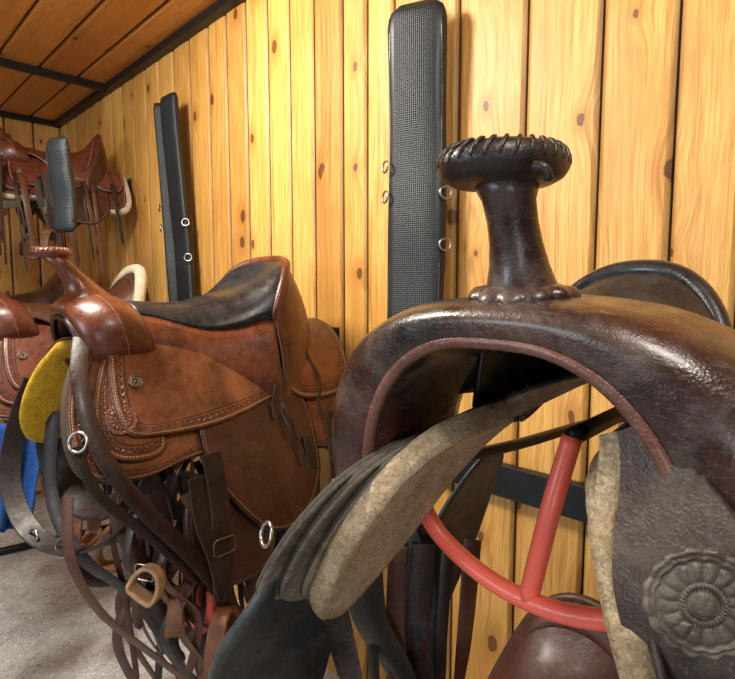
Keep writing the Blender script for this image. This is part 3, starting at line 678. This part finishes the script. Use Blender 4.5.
fs=[(i*(N+1)+j,i*(N+1)+j+1,(i+1)*(N+1)+j+1,(i+1)*(N+1)+j) for i in range(N) for j in range(N)]
o=mk('blue_cloth',vs,fs,M_blue,label='bright blue cloth draped beside the row of saddles'); o['category']='cloth'
m=o.modifiers.new('s','SOLIDIFY'); m.thickness=.004
P=[Vector((-3.1,.0,.02)),Vector((-2.95,.5,.02)),Vector((-2.85,1.0,.02))]
v,f=tubegeo(P,.018,12); o=mk('metal_pipe',v,f,M_blk,label='dark metal pipe lying on the concrete floor'); o['category']='pipe'
# ---------------------------------------------------------------- room
def planks(name,bounds,lo,hi,mk3,mat,th=.02,g=.012,label='varnished knotty pine planks'):
    vs=[];fs=[];uv=[];tone=[];seam=[]
    for a,b in zip(bounds[:-1],bounds[1:]):
        r=random.random(); oz=random.random()*40; tn=.70+.36*random.random()
        w=b-a
        prof=[(a+.0001,-.013,1),(a+g*.45,-.012,1),(a+g*.55,-.004,.6),(a+g*1.1,-.0,0),(a+w*.5,.0012,0),(b-g*1.1,0,0),(b-g*.55,-.004,.6),(b-g*.45,-.012,1),(b-.0001,-.013,1)]
        base=len(vs)
        for L in (lo,hi):
            for c,d,e in prof:
                vs.append(mk3(c,L,d)); uv.append((c-a+r*17,L+oz)); tone.append(tn); seam.append(e)
        n=len(prof)
        for k in range(n-1): fs.append((base+k,base+k+1,base+n+k+1,base+n+k))
    me=bpy.data.meshes.new(name); me.from_pydata(vs,[],fs); ul=me.uv_layers.new(name='UVMap')
    for l in me.loops: ul.data[l.index].uv=uv[l.vertex_index]
    at=me.attributes.new('tone','FLOAT','POINT'); a2=me.attributes.new('seam','FLOAT','POINT')
    for i,t in enumerate(tone): at.data[i].value=t; a2.data[i].value=seam[i]
    me.materials.append(mat); ob=bpy.data.objects.new(name,me); bpy.context.collection.objects.link(ob); ob['kind']='structure'
    m=ob.modifiers.new('s','SOLIDIFY'); m.thickness=.01; m.offset=0
    ob['label']=label
    return ob
bd=[-.2085,-.3176,-.453,-.614,-.792,-1.0,-1.1,-1.20,-1.33,-1.45,-1.57,-1.70,-1.83,-1.96,-2.111]
x=-.2085
while x<1.4: x+=.135; bd.insert(0,x)
x=-2.111
while x>-3.68: x-=.14; bd.append(x)
bd[-1]=-3.8
bd=sorted(bd)
CZ=H+1.03
planks('wall_back',bd,0,CZ,lambda c,L,d:(c,WY-d,L),W_wall)
planks('wall_left',[1.1-.15*i for i in range(28)][::-1],0,CZ,lambda c,L,d:(-3.8+d,c,L),W_wall)
planks('ceiling',[1.1-.165*i for i in range(26)][::-1],-3.8,1.5,lambda c,L,d:(L,c,CZ-d),W_ceil,label='orange stained pine ceiling boards')
o=box('floor',(-3.8,-3.,-.05),(1.5,WY,0),M_conc,0); o['kind']='structure'
def trim(nm,a,b):
    o=box(nm,a,b,M_blk); o['kind']='structure'; return o
trim('trim_1',(-3.8,WY-.045,CZ-.035),(1.4,WY,CZ))
trim('trim_2',(-3.8,-3,CZ-.035),(-3.76,WY,CZ))
trim('trim_3',(-2.95,-3,CZ-.035),(-2.915,WY-.03,CZ))
# ---------------------------------------------------------------- camera and light
c=bpy.data.cameras.new('camera'); co=bpy.data.objects.new('camera',c); bpy.context.collection.objects.link(co)
co.location=(0,0,H); co.rotation_euler=(math.radians(90-5.3),0,math.radians(45)); c.sensor_width=36; c.lens=26.45; c.clip_start=.02
S.camera=co
def area(nm,loc,tgt,size,e,col):
    l=bpy.data.lights.new(nm,'AREA'); l.size=size; l.energy=e; l.color=col; o=bpy.data.objects.new(nm,l); bpy.context.collection.objects.link(o)
    o.location=loc; d=Vector(tgt)-Vector(loc); o.rotation_euler=d.to_track_quat('-Z','Y').to_euler(); return o
area('ceiling_lamp',(-1.4,.05,CZ-.10),(-1.3,.8,1.2),.28,34,(1,.94,.82))
area('ceiling_lamp',(.25,.0,CZ-.10),(-.1,.8,1.4),.28,13,(1,.95,.86))
area('doorway_daylight',(-1.6,-2.4,1.5),(-1.4,.8,.9),.9,30,(.82,.92,1))
area('low_fill_light',(.9,-1.5,.9),(-.3,.5,1.0),.6,8,(.92,.96,1))  # added fill light, brightens the underside of the near saddle
w=bpy.data.worlds.new('world'); S.world=w; w.use_nodes=True
w.node_tree.nodes['Background'].inputs[0].default_value=(.78,.88,1,1); w.node_tree.nodes['Background'].inputs[1].default_value=.08
S.view_settings.view_transform='Standard'
